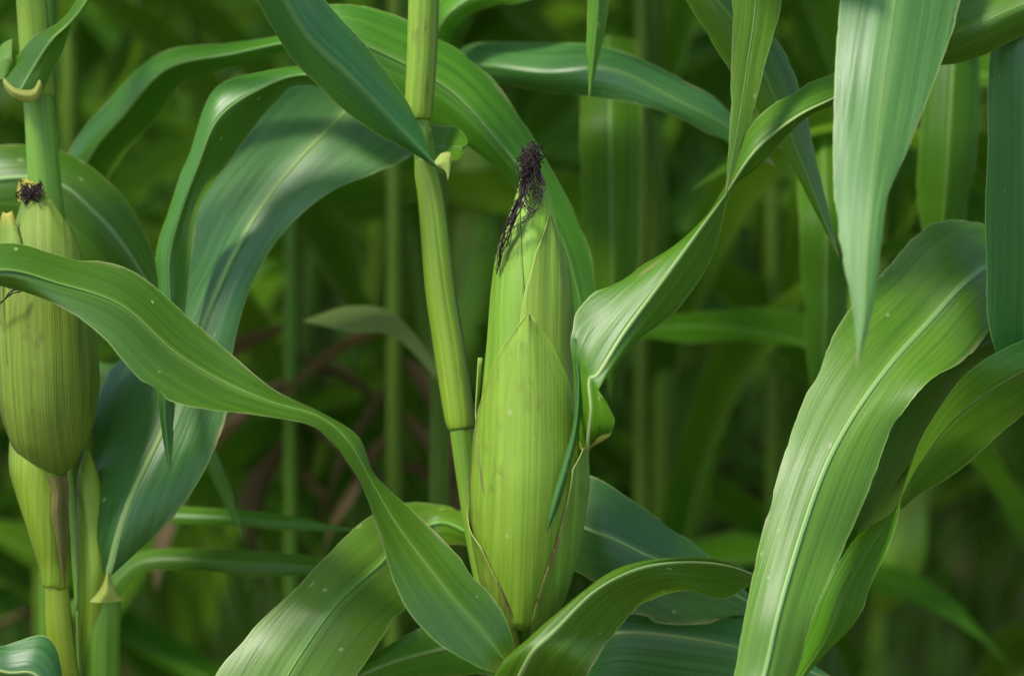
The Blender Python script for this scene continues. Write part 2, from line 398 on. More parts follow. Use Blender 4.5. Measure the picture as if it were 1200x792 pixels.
def ear(root, axis, radii, husks, mat, og, core_scale=0.94, nv=40, na=48, flute=0.006):
    """husked ear: closed core plus overlapping husk leaves. axis: points base->tip; radii at equal steps (m)"""
    m = len(radii) - 1
    cum = [0.0]
    for i in range(1, len(axis)): cum.append(cum[-1] + (axis[i] - axis[i - 1]).length)
    def fr(t):
        d_ = t * cum[-1]; i = 0
        while i < len(axis) - 2 and cum[i + 1] < d_: i += 1
        q = i + (d_ - cum[i]) / (cum[i + 1] - cum[i]); c = cr(axis, q)
        tan = (cr(axis, min(q + .02, len(axis) - 1)) - cr(axis, max(q - .02, 0))).normalized()
        sx = (RGT - tan * RGT.dot(tan)).normalized(); sf = tan.cross(sx)      # sf points away or to the camera
        if sf.dot(FWD) > 0: sf = -sf
        i = min(int(t * m), m - 1); f = t * m - i
        r0, r1 = radii[i], radii[i + 1]
        rm = radii[i - 1] if i else r0; rp = radii[i + 2] if i + 2 <= m else r1
        r = 0.5 * (2 * r0 + (r1 - rm) * f + (2 * rm - 5 * r0 + 4 * r1 - rp) * f * f + (3 * r0 - rm - 3 * r1 + rp) * f ** 3)
        return c, sx, sf, max(r, 0.0005)
    Lt = (axis[-1] - axis[0]).length
    verts, uvs, uvm = [], [], []
    for i in range(nv + 1):
        t = i / nv; c, sx, sf, r = fr(t); r *= core_scale
        for j in range(na + 1):
            a = 2 * math.pi * j / na - math.pi
            q = r * (1 + flute * math.sin(a * 9 + t * 2) + 0.015 * math.sin(a * 3 + 1))
            verts.append(c + sx * (q * math.sin(a)) + sf * (q * math.cos(a)))
            uvs.append((j / na, t)); uvm.append((r * a, t * Lt))
    k = na + 1
    faces = [(i * k + j, i * k + j + 1, (i + 1) * k + j + 1, (i + 1) * k + j) for i in range(nv) for j in range(na)]
    body = link('ear', verts, faces, uvs, uvm, M[mat], root, og)
    for h in husks:
        t0, t1, a0, a1, prof, off = h['t0'], h['t1'], h['a0'], h['a1'], h['w'], h['off']
        nu, nn = 20, 36; verts, uvs, uvm = [], [], []
        for i in range(nn + 1):
            f = i / nn; t = t0 + (t1 - t0) * f; c, sx, sf, r = fr(min(max(t, 0), 1))
            ca = math.radians(a0 + (a1 - a0) * f); hw = math.radians(crf(prof, f * (len(prof) - 1)))
            for j in range(nu + 1):
                u = j / nu; e = abs(u - .5) * 2
                a = ca + (u - .5) * 2 * hw
                lift = h.get('lift', 0.0) * f ** 3 + h.get('curl', 0.0006) * e ** 3
                wv = 0.0005 * noise.noise(Vector((a * 3, f * 7, h.get('seed', 0))))
                keel = h.get('keel', 0.0) * max(0, 1 - e * 1.25)
                q = r * core_scale * (1 + flute * math.sin(a * 9 + t * 2)) + off + lift + wv + keel
                verts.append(c + sx * (q * math.sin(a)) + sf * (q * math.cos(a)))
                uvs.append((u, f)); uvm.append((r * a, t * Lt))
        k = nu + 1
        faces = [(i * k + j, i * k + j + 1, (i + 1) * k + j + 1, (i + 1) * k + j) for i in range(nn) for j in range(nu)]
        o = link('husk_leaf', verts, faces, uvs, uvm, M[h.get('mat', mat)], body, og)
        md = o.modifiers.new('thick', 'SOLIDIFY'); md.thickness = 0.0007; md.offset = -1
    return body


def strands(name, paths, r, mat, parent, og, seg=5):
    verts, faces, uvs, uvm = [], [], [], []
    for pts, rad in paths:
        n = len(pts); b = len(verts); s = 0
        for i in range(n):
            tan = (pts[min(i + 1, n - 1)] - pts[max(i - 1, 0)])
            tan = tan.normalized() if tan.length > 1e-9 else Vector((0, 0, 1))
            sx = tan.orthogonal().normalized(); sy = tan.cross(sx)
            if i: s += (pts[i] - pts[i - 1]).length
            rr = rad * (1 - 0.6 * i / n)
            for j in range(seg):
                a = 6.2832 * j / seg
                verts.append(pts[i] + sx * rr * math.cos(a) + sy * rr * math.sin(a)); uvs.append((j / seg, i / n)); uvm.append((b * 0.01, s))
        faces += [(b + i * seg + j, b + i * seg + (j + 1) % seg, b + (i + 1) * seg + (j + 1) % seg, b + (i + 1) * seg + j) for i in range(n - 1) for j in range(seg)]
    return link(name, verts, faces, uvs, uvm, mat, parent, og)


def to_ground(p, lean=(0, 0)):
    return Vector((p.x + lean[0], p.y + lean[1], -0.02))


# ------------------------------------------------------------------ ground
def ground():
    nx = 90; sx = 60.0; verts, uvs, uvm = [], [], []
    for i in range(nx + 1):
        for j in range(nx + 1):
            a, b = (i / nx * 2 - 1), (j / nx * 2 - 1)
            x, y = sx * a * abs(a) ** 1.5, sx * b * abs(b) ** 1.5 + 2.5
            z = 0.035 * noise.noise(Vector((x * 2.2, y * 2.2, 0))) + 0.02 * noise.noise(Vector((x * 7, y * 7, 3)))
            verts.append(Vector((x, y, z - 0.01))); uvs.append((0, 0)); uvm.append((0, 0))
    k = nx + 1
    faces = [(i * k + j, (i + 1) * k + j, (i + 1) * k + j + 1, i * k + j + 1) for i in range(nx) for j in range(nx)]
    tagit(link('ground', verts, faces, uvs, uvm, M['soil']), 'brown soil of the corn field under the plants', kind='structure')


ground()

# ------------------------------------------------------------------ central plant
q = P(600, 800, 4); gb = to_ground(q, (0.01, 0.0))
cp = thing('corn_plant', Vector((gb.x, gb.y, 0)), 'corn plant in sharp focus at centre bearing the upright ear with dark dried silk', 'corn plant')
og = cp.location.copy()
top = P(500, -560, 5)
tube('stalk', [top, P(499, -250, 4.5), P(498, -100, 4), P(495, 0, 4), P(493, 140, 4), P(496, 190, 4), P(515, 330, 4), P(535, 450, 4), P(541, 500, 4), P(550, 570, 4), P(563, 650, 4), P(582, 730, 4), q, q.lerp(gb, .5), gb],
     [x * PXM for x in (7, 11, 15, 15, 10.5, 10, 13, 16, 15, 14, 14, 15, 17, 19, 20)], M['stalk'], cp, og)
tube('sheath', [P(500, -240, 4.5), P(498, -100, 4), P(496.5, 0, 4), P(494, 70, 4), P(491, 125, 4), P(491, 138, 4), P(491, 141, 4)],
     [x * PXM for x in (13, 17, 18.5, 18.2, 17.5, 16, 13)], M['sheath'], cp, og, seg=28, wob=0.03)
tube('sheath', [P(496, 186, 4), P(500, 205, 4), P(506, 240, 4), P(515, 330, 4), P(527, 410, 4), P(537, 480, 4), P(540.5, 499, 4), P(541, 502, 4)],
     [x * PXM for x in (11, 14.5, 16, 18.2, 19.3, 18.6, 17, 14.5)], M['sheath'], cp, og, seg=28, wob=0.03)
# leaf rising up-left out of the collar
leaf(cp, [(524, 207, 2.6, 508, 190, 2.2, 494, 150, 3.2), (482, 182, 2.4, 466, 146, 1.2, 470, 108, 3.0), (420, 142, 1, 415, 95, -.6, 431, 58, 1.6), (350, 78, -1, 358, 40, -2.6, 386, 6, -.4),
          (300, 0, -3, 318, -28, -4.5, 348, -52, -2.5), (262, -75, -6, 276, -98, -7, 300, -120, -5), (190, -150, -10)], 'leaf_blue', rib=(.0016, .0004), seed=1, ruffle=.001)
col = leaf(cp, [(505, 146, 4.8, 508, 172, 4.6, 511, 190, 3.6), (522, 147, 5.2, 522, 172, 4.9, 520, 195, 2.9), (538, 151, 4.8, 536, 172, 4.2, 532, 192, 2.6), (548, 166, 3.4, 546, 174, 3.0, 539, 187, 2.6), (541, 172, 2.2, 540, 178, 2.0, 534, 188, 2.1)],
     'leaf', rib=None, nu=10, seed=2, ruffle=0.0006, name='collar')
leaf(cp, [(508, 190, 2.5, 510, 197, 2.4, 505, 196, 2.7), (517, 180, 2.9, 517, 189, 2.3, 515, 198, 2.4), (527, 178, 3.0, 526, 189, 2.4, 522, 203, 2.3), (531, 186, 2.9, 528, 196, 2.4, 525, 212, 2.3)],
     'collar', rib=None, nu=8, seed=3, ruffle=.0008, name='collar')
# leaf that bends over to the left and hangs with its tip beside the left ear
leaf(cp, [(486, 140, 5, 484, 150, 4.5, 486, 160, 5), (430, 95, 7, 428, 110, 6, 430, 122, 7), (365, 78, 8, 360, 88, 7, 355, 100, 8), (300, 86, 8.4, 302, 106, 6.5, 312, 132, 8.5), (250, 106, 7.8, 256, 140, 6, 272, 186, 8.2),
          (222, 178, 7, 232, 195, 6, 243, 226, 8.5), (200, 240, 7, 212, 248, 6, 229, 262, 9), (183, 293, 6.5, 198, 305, 6, 222, 335, 8), (183, 350, 6, 199, 372, 5.5, 215, 395, 7), (184, 440, 4, 193, 450, 3.5, 206, 462, 4.5),
          (190, 510, 3, 196, 515, 2.8, 203, 515, 3), (200, 562, 2.5)], 'leaf_gloss', rib=(.0012, .0003), seed=4, ruffle=.001)
# leaf beside the ear, twisting up to the right
leaf(cp, [(677, 522, -1.2, 688, 524, -2.5, 700, 516, -2), (675, 484, -2, 692, 482, -3.6, 722, 500, -5), (671, 432, -2.4, 690, 446, -3.4, 712, 472, -5), (667, 388, -2.2, 702, 436, -3.6, 703, 454, -4), (690, 348, -1, 733, 387, -3, 746, 402, -2),
          (750, 311, 0, 785, 318, -2, 795, 362, 0), (805, 278, 1, 825, 262, -1, 836, 300, 1.5), (845, 228, 1, 850, 228, -.2, 857, 226, 1.6), (876, 152, 1.5, 886, 176, 0, 890, 196, 1),
          (925, 109, 2.5, 935, 136, 0, 942, 141, 2), (985, 84, 3, 990, 108, 0, 995, 113, 2), (1080, 55, 1)], 'leaf', rib=(.0020, .0006), seed=5, ruffle=.0006)
leaf(cp, [(676, 522, -1.4, 682, 512, -2.0, 690, 505, -2.4), (684, 528, -1.8, 692, 512, -2.6, 700, 500, -3), (700, 520, -2.4, 703, 510, -3.2, 706, 494, -3.6), (713, 512, -3.6, 716, 508, -4.0, 718, 500, -4.4)], 'collar', rib=None, nu=8, seed=6, ruffle=.0006, name='collar')
# slim rolled edge lying down the right front of the ear
leaf(cp, [(671, 398, -2.4, 674, 396, -2.6, 677, 400, -2.3), (675, 450, -2.6, 678, 452, -3.0, 682, 452, -2.6), (671, 500, -2.9, 674, 502, -3.3, 679, 500, -2.9), (659, 545, -3.25, 663, 549, -3.6, 668, 550, -3.1), (646, 590, -3.3, 650, 594, -3.5, 655, 593, -3.1), (639, 628, -3.2)], 'leaf_blue', rib=None, nu=6, seed=7, ruffle=0, name='husk_blade')
# leaf hanging from above, tip at the twist
leaf(cp, [(499, -330, 4.5, 502, -322, 4.2, 499, -312, 4.5), (640, -440, 3, 642, -420, 2.5, 644, -395, 3), (775, -380, 0, 772, -350, 0, 768, -322, 0), (885, -270, -1, 862, -250, -2, 838, -230, -2), (925, -100, 1.4, 888, -100, .6, 852, -100, .4),
          (917, 0, .2, 886, 0, -.4, 857, 0, -.8), (898, 70, -.8, 876, 75, -1.2, 857, 70, -1.5), (879, 145, -1.8, 866, 142, -2.1, 855, 140, -2.2), (850, 232, -3.2)], 'leaf_light', rib=(.0014, .0003), seed=8, ruffle=.001)
leaf(cp, [(500, -430, 4.5, 503, -424, 4.2, 500, -416, 4.5), (590, -480, 2, 590, -460, 1, 585, -440, 2), (680, -400, -2, 668, -375, -3, 650, -360, -2), (722, -230, -4, 703, -220, -5, 680, -215, -4), (720, -100, -5, 702, -100, -6, 682, -100, -5), (714, 0, -5, 701, 0, -5.6, 688, 0, -5), (704, 60, -5, 696, 60, -5.3, 687, 60, -5), (690, 118, -5)], 'leaf', rib=(.0010, .0002), seed=9, ruffle=.0008)
leaf(cp, [(501, -120, 4.5, 504, -112, 4.6, 501, -104, 4.5), (650, -215, 7, 650, -185, 6, 645, -150, 7), (780, -105, 8, 770, -80, 7, 755, -60, 8), (865, 5, 8, 836, -5, 6.2, 803, 0, 7), (915, 55, 8, 884, 62, 6.2, 852, 78, 7), (941, 120, 8, 918, 138, 6.4, 895, 142, 7), (958, 190, 8, 945, 202, 6.6, 930, 203, 7), (984, 304, 7)], 'leaf', rib=(.0014, .0003), seed=10, ruffle=.001)
leaf(cp, [(500, -520, 5, 502, -514, 4.8, 500, -506, 5), (640, -470, -1, 640, -430, -2, 640, -390, -3), (780, -400, -3, 770, -330, -4, 760, -260, -5), (900, -330, -4, 880, -250, -6, 850, -170, -7), (980, -210, -5, 950, -160, -7, 910, -120, -8), (1010, -50, -8)], 'leaf', rib=(.0018, .0004), seed=17)  # unseen leaf above the frame, added to shade the top of the broad right leaf
# low leaf sweeping out to the right at the foot of the ear
leaf(cp, [(592, 950, 3, 590, 955, 2.4, 596, 960, 3), (560, 855, -1, 590, 850, -2.4, 650, 862, 0), (578, 790, -4, 620, 772, -5.4, 685, 797, -4), (625, 742, -4.4, 653, 737, -5.2, 716, 747, -2.6), (680, 695, -3.4, 697, 692, -4, 752, 710, -1),
          (735, 662, -2, 747, 667, -2.5, 802, 692, 0.4), (800, 653, 0, 803, 659, 0, 846, 702, 2.2), (850, 656, 2, 852, 663, 2, 868, 692, 3), (890, 676, 4)], 'leaf', rib=(.0024, .0006), seed=11, ruffle=.001)
leaf(cp, [(572, 680, 5, 574, 690, 5, 572, 700, 5), (640, 560, 8, 640, 615, 6.8, 640, 660, 7), (690, 556, 7.5, 704, 626, 6, 706, 690, 6.5), (760, 600, 7.5, 760, 652, 6, 742, 722, 6), (830, 650, 7, 825, 676, 6, 800, 732, 6), (905, 722, 7)], 'leaf_blue', rib=(.0022, .0004), seed=12)
leaf(cp, [(600, 860, 5, 600, 870, 5, 600, 880, 5), (660, 740, 9, 660, 770, 8, 660, 820, 8), (720, 690, 9, 722, 742, 8, 715, 802, 8), (800, 703, 9, 803, 747, 8, 792, 812, 8), (870, 720, 9, 880, 762, 8, 880, 816, 8), (985, 800, 9)], 'leaf_blue', rib=(.0022, .0004), seed=13)
# leaf drooping down-left
leaf(cp, [(556, 610, 6.5, 552, 625, 6, 558, 640, 6.5), (525, 592, 11, 516, 612, 10, 520, 640, 10), (474, 590, 11, 476, 630, 9, 502, 670, 9), (424, 612, 8, 444, 662, 6.4, 482, 705, 6.4), (350, 685, 4.4, 395, 708, 3, 457, 735, 3.6), (290, 742, 3, 350, 770, 2, 417, 795, 2.4), (238, 820, 2, 305, 842, 1, 380, 862, 1.4), (215, 960, -1)], 'leaf_light', rib=(.0017, .0006), seed=14)
leaf(cp, [(598, 800, 5, 598, 810, 5, 600, 820, 5), (560, 733, 7, 560, 760, 6, 570, 790, 6), (500, 733, 6, 490, 767, 5, 490, 802, 5), (432, 768, 4.4, 420, 792, 3, 420, 832, 3), (384, 781, 3, 372, 820, 2, 390, 860, 2), (330, 900, 1)], 'leaf_light', rib=(.0022, .0004), seed=15)

# the main ear
AX = [P(613, 764, 0), P(616, 650, 0), P(620, 540, 0), P(621, 430, 0), P(622, 320, 0.3), P(625, 240, .7), P(622, 178, 1)]
RAD = [r * PXM for r in (10, 31, 47, 58, 64.5, 67.5, 66, 63, 59.5, 56, 52.5, 48, 41, 31, 18, 5)]
body = ear(cp, AX, [r * .965 for r in RAD], [
    dict(t0=.30, t1=.90, a0=-78, a1=-44, w=[60, 62, 62, 60, 56, 50, 40, 26, 2], off=.0005, seed=8, mat='husk_upper'),
    dict(t0=.16, t1=.862, a0=66, a1=37, w=[60, 62, 64, 66, 68, 66, 62, 52, 34, 2], off=.0014, seed=2, keel=.0012, mat='husk_upper', curl=.0010),
    dict(t0=.02, t1=.585, a0=-100, a1=-90, w=[62, 66, 64, 52, 34, 14, 1], off=.0024, seed=3, curl=.0020, mat='husk_outer'),
    dict(t0=.05, t1=.662, a0=-4, a1=-2, w=[60, 68, 74, 77, 79, 78, 74, 66, 52, 33, 2], off=.0030, seed=4, keel=.0042, curl=.0012),
    dict(t0=.0, t1=.445, a0=100, a1=76, w=[86, 84, 72, 58, 47, 38, 2], off=.0046, seed=5, curl=.0020, mat='husk_outer'),
    dict(t0=.0, t1=.28, a0=-98, a1=-98, w=[96, 84, 66, 46, 1], off=.0046, seed=6, curl=.0016, mat='husk_outer'),
], 'husk', og)
# shank below the ear
tube('shank', [P(613, 764, 0), P(610, 800, 1.5), P(606, 860, 3.4)], [.0075, .0085, .008], M['sheath'], cp, og)
# dried silk
rs = random.Random(3); paths = []
def silk_path(pts, amp, n=26):
    ph = [rs.uniform(0, 6.28) for _ in range(6)]; fq = [rs.uniform(3, 9) for _ in range(3)]
    out = []
    for i in range(n):
        f = i / (n - 1); c = cr(pts, f * (len(pts) - 1)); a = amp * min(1, f * 4) 
        out.append(c + RGT * (a * math.sin(f * fq[0] * 2 + ph[0]) + a * .5 * math.sin(f * 25 + ph[3])) + UPV * (a * .8 * math.sin(f * fq[1] * 2 + ph[1])) + FWD * (a * math.sin(f * fq[2] * 2 + ph[2])))
    return out
for i in range(46):   # matted knot at the tip
    a = rs.uniform(-8, 8); b = rs.uniform(-1, 1); yt = 178 + abs(a) * .8 + rs.uniform(-10, 6)
    paths.append((silk_path([P(625 + a * .6, 206, 0.6 + b * .3), P(622 + a, yt, b * .5 + .3), P(619 + a * 1.1 + rs.uniform(-5, 5), yt + rs.uniform(10, 22), -.6 + b * .4), P(617 + a * .8 + rs.uniform(-4, 4), rs.uniform(205, 238), -1.0 + b * .3)], rs.uniform(.0012, .0036)), rs.uniform(.0003, .0007)))
for i in range(15):   # long strands trailing down the left edge
    e = rs.uniform(265, 325); k = rs.uniform(-3, 3)
    paths.append((silk_path([P(617 + k, 200, -.4), P(611 + k, 228, -1.2), P(602 + k * .8, 252, -1.5), P(590 + k * .7 + (318 - e) * .12, (252 + e) / 2, -1.35), P(582 + k * .6 + (318 - e) * .14, e, -1.0)], rs.uniform(.0005, .0022), 34), rs.uniform(.0003, .0006)))
for i in range(9):    # shorter ones down the right front
    k = rs.uniform(-3, 3)
    paths.append((silk_path([P(627 + k, 192, -.2), P(633 + k * .6, 212, -1.0), P(632 + k, 230, -1.3), P(627 + k, rs.uniform(232, 254), -1.8)], rs.uniform(.0008, .0020)), rs.uniform(.0003, .0006)))
for i in range(7):    # stray wiry ones on the husk
    k = rs.uniform(-5, 5)
    paths.append((silk_path([P(612 + k, 235, -1.6), P(620 + k, 252, -1.95), P(606 + k, 266, -1.9), P(588 + k, 300 + k * 2, -1.4)], .0014, 34), .00028))
sk = strands('silk', paths, .0005, M['silk'], body, og, seg=7)
sk['kind'] = 'stuff'; sk['label'] = 'dark brown dried silk matted at the ear tip'

# ------------------------------------------------------------------ left plant
q = P(112, 800, 8); gb = to_ground(q, (.01, 0))
lp = thing('corn_plant', Vector((gb.x, gb.y, 0)), 'corn plant at the left edge with the fat ribbed ear behind a crossing leaf', 'corn plant')
og = lp.location.copy()
tube('stalk', [P(20, -420, 9), P(26, -150, 8.5), P(34, -40, 8), P(41, 60, 8), P(47, 140, 8), P(56, 250, 8), P(75, 400, 8), P(95, 560, 8), P(106, 700, 8), q, q.lerp(gb, .5), gb],
     [x * PXM for x in (10, 14, 17, 18, 19, 21, 20, 19, 20, 22, 22, 22)], M['stalk'], lp, og)
tube('sheath', [P(28, -130, 8.4), P(34, -40, 8), P(40, 40, 8), P(45, 108, 8), P(46, 114, 8)], [x * PXM for x in (16, 18.5, 19, 20, 17)], M['sheath'], lp, og, seg=28, wob=.03)
# lower sheath with its pointed top, and the main lower sheath
tube('sheath', [P(102, 528, 6.5), P(104, 560, 6.2), P(108, 620, 5.8), P(110, 690, 5.6), P(108, 740, 6), P(110, 800, 6.4), P(113, 880, 7)], [x * PXM for x in (3, 14, 19, 20, 18, 17, 15)], M['sheath'], lp, og, seg=28, wob=.05)
tube('sheath', [P(124, 697, 6), P(122, 720, 6), P(117, 780, 6.4), P(116, 860, 7), P(115, 960, 8)], [x * PXM for x in (18, 21, 25, 27, 26)], M['stalk'], lp, og, seg=28, wob=.04)
# blade rising behind, from that sheath
leaf(lp, [(121, 672, 4.4, 126, 676, 4.0, 133, 672, 4.4), (106, 595, 6, 150, 592, 4.4, 208, 600, 5), (108, 480, 9, 195, 490, 6.4, 264, 498, 6.5), (150, 400, 11, 233, 392, 8, 274, 400, 8), (218, 310, 12, 275, 295, 9.5, 310, 300, 9.5), (232, 220, 14, 322, 222, 11, 388, 226, 10.5), (285, 140, 17, 385, 150, 13, 476, 188, 12), (345, 95, 20, 440, 100, 16, 505, 150, 15), (470, 70, 23, 500, 90, 20, 520, 130, 19), (560, 150, 26)],
     'leaf_blue', rib=(.0034, .0008), seed=21, ruffle=.0015)
leaf(lp, [(104, 704, 4.2, 118, 706, 3.4, 148, 703, 4.4), (114, 694, 4.0, 124, 694, 3.3, 140, 697, 4.2), (121, 682, 4.0, 125, 682, 3.5, 133, 685, 4.1), (124, 670, 4.2, 126, 670, 3.9, 129, 671, 4.2)], 'collar', rib=None, nu=8, seed=22, ruffle=0, name='collar')
# leaf at the top collar
leaf(lp, [(4, 98, 6.0, 24, 106, 5.0, 46, 116, 5.6), (16, 72, 6.4, 38, 82, 5.2, 74, 62, 6.0), (42, 40, 6.2, 60, 48, 5.0, 86, 25, 6.2), (78, 18, 6, 90, 18, 5, 106, -2, 6), (130, -60, 5, 142, -50, 4, 150, -35, 5), (210, -90, 3, 214, -75, 2, 220, -60, 3), (300, -60, 0)], 'leaf', rib=(.0014, .0004), seed=23, ruffle=.0006)
leaf(lp, [(-14, 70, 8.4, -16, 80, 8, -14, 96, 7.6), (2, 52, 7, 2, 70, 6.4, 3, 92, 6.2), (14, 46, 6.6, 14, 66, 6, 16, 76, 6.2)], 'leaf_light', rib=None, nu=8, seed=24, ruffle=0, name='collar')
leaf(lp, [(4, 90, 5.6, 4, 97, 5.3, 5, 104, 5.6), (14, 100, 5.0, 15, 107, 4.6, 15, 114, 4.9), (28, 105, 4.8, 29, 112, 4.5, 30, 120, 4.8), (39, 104, 5.0, 41, 110, 4.7, 43, 117, 4.9), (46, 92, 5.4, 48, 97, 5.2, 50, 102, 5.3)], 'collar', rib=None, nu=8, seed=25, ruffle=.0006, name='collar')
# the ear
AX = [P(60, 566, 4), P(58, 500, 4), P(54, 400, 4), P(50, 320, 4), P(44, 250, 4.4), P(36, 222, 4.6)]
RAD = [r * PXM for r in (6, 25, 40, 50, 56, 59.5, 61, 61, 60, 58, 55, 51, 46.5, 40, 31, 21, 13)]
lb = ear(lp, AX, RAD, [
    dict(t0=.0, t1=.95, a0=22, a1=26, w=[98, 98, 98, 95, 90, 78, 60, 34], off=.0014, seed=12, mat='husk_rib'),
    dict(t0=.0, t1=.9, a0=-105, a1=-80, w=[62, 62, 60, 58, 52, 40, 20, 3], off=.0006, seed=13, mat='husk_rib', lift=.003),
], 'husk_rib', og, core_scale=.96, flute=.008)
# yellow dried rim and silk stub at its tip
def ringrim(cx, cy, d, rx, ry, name, mat, parent, jag=.25, seed=0, tall=14):   # ragged dried lip
    rr = random.Random(seed); V, U, U2, F = [], [], [], []; n = 22
    for i in range(n + 1):
        a = 6.2832 * i / n; j = 1 + rr.uniform(-jag, jag)
        for k, (s, h) in enumerate(((.9, -tall * .7), (1.0, -tall * .2 * j), (.86, tall * .5 * (j - .2) * (1.15 - .5 * math.cos(a))), (.6, tall * .3 * j))):
            V.append(P(cx + rx * s * math.cos(a), cy - h, d + ry * s * math.sin(a))); U.append((i / n, k / 3)); U2.append((i * .002, k * .004))
    for i in range(n):
        for k in range(3): F.append((i * 4 + k, (i + 1) * 4 + k, (i + 1) * 4 + k + 1, i * 4 + k + 1))
    return link(name, V, F, U, U2, M[mat], parent, og)
ringrim(36, 224, 4.4, 17, .8, 'husk_tip', 'rim', lb, seed=4, tall=18, jag=.6)
leaf(lp, [(-10, 306, 2.6, 8, 304, 1.7, 26, 306, 1.7), (-6, 284, 2.8, 9, 280, 2.0, 24, 280, 2.0), (-1, 262, 3.0, 9, 256, 2.4, 19, 262, 2.5), (3, 248, 3.0, 8, 250, 2.6, 15, 246, 2.8)], 'husk_tip', rib=None, nu=8, seed=33, ruffle=.0008, name='husk_tip')
paths = []
for i in range(46):
    a = rs.uniform(-12, 12); b = rs.uniform(-.6, .6)
    paths.append((silk_path([P(36 + a * .7, 240, 4.0 + b), P(35 + a, 228, 3.9 + b * .8), P(36 + a * .9, rs.uniform(214, 226), 3.8 + b * .6), P(37 + a, rs.uniform(226, 240), 3.2 + b * .3)], .0015), rs.uniform(.0004, .0008)))
for i in range(3):
    paths.append((silk_path([P(28, 338 + i, .8), P(16, 340 + i * 2, .6), P(4, 350 + i, .8), P(-8, 362, 1.2)], .0006), .0005))
sk = strands('silk', paths, .0005, M['silk'], lb, og); sk['kind'] = 'stuff'
# shank and prophyll under that ear
tube('shank', [P(48, 520, 4.8), P(46, 552, 4.5), P(55, 610, 4.2), P(64, 660, 4.3), P(66, 684, 4.3), P(66, 687, 4.3)], [x * PXM for x in (37, 35, 26, 19.5, 17, 13)], M['sheath'], lp, og, seg=28, wob=.06)
tube('shank', [P(66, 680, 4.3), P(70, 740, 4.6), P(78, 800, 5.2), P(100, 920, 7.5)], [x * PXM for x in (14.5, 16.5, 17, 15)], M['sheath'], lp, og, seg=24)
leaf(lp, [(54, 558, 2.2, 64, 560, 2.0, 79, 556, 2.8), (60, 578, 2.4, 69, 580, 2.1, 81, 582, 3.2), (59, 600, 2.4, 68, 602, 2.2, 80, 604, 3.2), (64, 624, 2.6, 71, 626, 2.4, 80, 626, 3.5), (68, 648, 2.9, 73, 650, 2.8, 79, 650, 3.6), (75, 690, 3.5)], 'split', rib=None, nu=8, seed=29, ruffle=.0004, name='dry_husk')

# ------------------------------------------------------------------ plant just outside the left edge: the crossing leaf
q = P(-190, 450, -3); gb = to_ground(q)
fp = thing('corn_plant', Vector((gb.x, gb.y, 0)), 'corn plant beyond the left edge whose long leaf crosses the left ear', 'corn plant')
og = fp.location.copy()
tube('stalk', [P(-195, -600, -3), P(-194, -200, -3), P(-192, 200, -3), q, q.lerp(gb, .5), gb], [x * PXM for x in (10, 16, 19, 21, 23, 23)], M['stalk'], fp, og)
leaf(fp, [(-180, 400, -4, -176, 420, -4, -180, 436, -4), (-95, 322, -4, -95, 350, -5.6, -95, 380, -4), (0, 284, -2.2, -4, 316, -4.6, -8, 338, -3.8), (76, 298, -.8, 70, 332, -3.6, 62, 356, -4), (150, 316, .2, 140, 358, -2.8, 120, 398, -4.4), (215, 366, .2, 203, 412, -2.4, 164, 450, -5),
          (265, 410, 0, 260, 446, -1.9, 212, 473, -5), (320, 455, -.5, 318, 472, -2, 300, 483, -4), (376, 482, -.8, 374, 489, -2, 362, 496, -4), (420, 512, -1.4, 408, 517, -2.2, 388, 520, -4), (440, 556, -1, 434, 562, -2.2, 420, 564, -4), (492, 605, -1.2, 470, 624, -3, 442, 624, -5), (547, 665, -2.2, 522, 690, -4, 474, 705, -6), (592, 722, -2.8, 568, 742, -3.8, 532, 766, -5.2), (612, 800, -3.2)],
     'leaf_gloss', rib=(.0014, .0005), seed=31, ruffle=.0008, sub=14)
leaf(fp, [(-180, 700, -3, -176, 710, -3, -180, 720, -3), (-60, 738, -2, -60, 770, -3, -60, 800, -2), (0, 755, -2, 5, 787, -3, 0, 830, -2), (63, 756, -2, 50, 800, -3, 32, 850, -2), (85, 920, -3)], 'leaf_blue', rib=(.0018, .0005), seed=32)
for i, (py, az, el) in enumerate(((-330, 2.9, 1.1), (-520, .5, 1.2), (-590, 2.4, 1.3))):
    arc_leaf(fp, P(-195, py, -3), az, .6, .075, el, 1.4, 300 + i, 'leaf', nu=8)

# ------------------------------------------------------------------ plant outside the right edge
q = P(1310, 560, 7); gb = to_ground(q)
rp = thing('corn_plant', Vector((gb.x, gb.y, 0)), 'corn plant rooted beyond the right edge with a broad arching leaf, its pale midrib showing', 'corn plant')
og = rp.location.copy()
tube('stalk', [P(1312, -600, 7), P(1312, -200, 7), P(1311, 200, 7), q, q.lerp(gb, .5), gb], [x * PXM for x in (10, 16, 19, 21, 23, 23)], M['stalk'], rp, og)
leaf(rp, [(1300, 415, 8, 1298, 430, 7, 1300, 440, 8), (1235, 290, 10, 1242, 330, 8, 1248, 370, 8), (1150, 262, 10, 1168, 312, 8, 1195, 352, 7.5), (1088, 264, 8, 1132, 330, 5, 1162, 384, 4.2), (1040, 310, 6, 1087, 378, 3.4, 1130, 422, 2), (990, 370, 3.4, 1043, 427, 1.2, 1086, 452, 0), (948, 455, 1, 1000, 487, -.7, 1045, 503, -1), (920, 530, -1, 967, 548, -2.3, 1022, 565, -2), (893, 625, -3, 937, 632, -3.8, 990, 640, -3), (873, 720, -5, 911, 722, -5.8, 955, 718, -5), (858, 800, -6, 892, 802, -6.8, 930, 800, -6), (828, 920, -8, 846, 930, -9.6, 868, 930, -8), (800, 1020, -10)],
     'leaf_light', rib=(.0030, .0012), seed=41, ruffle=.0018, nu=18)
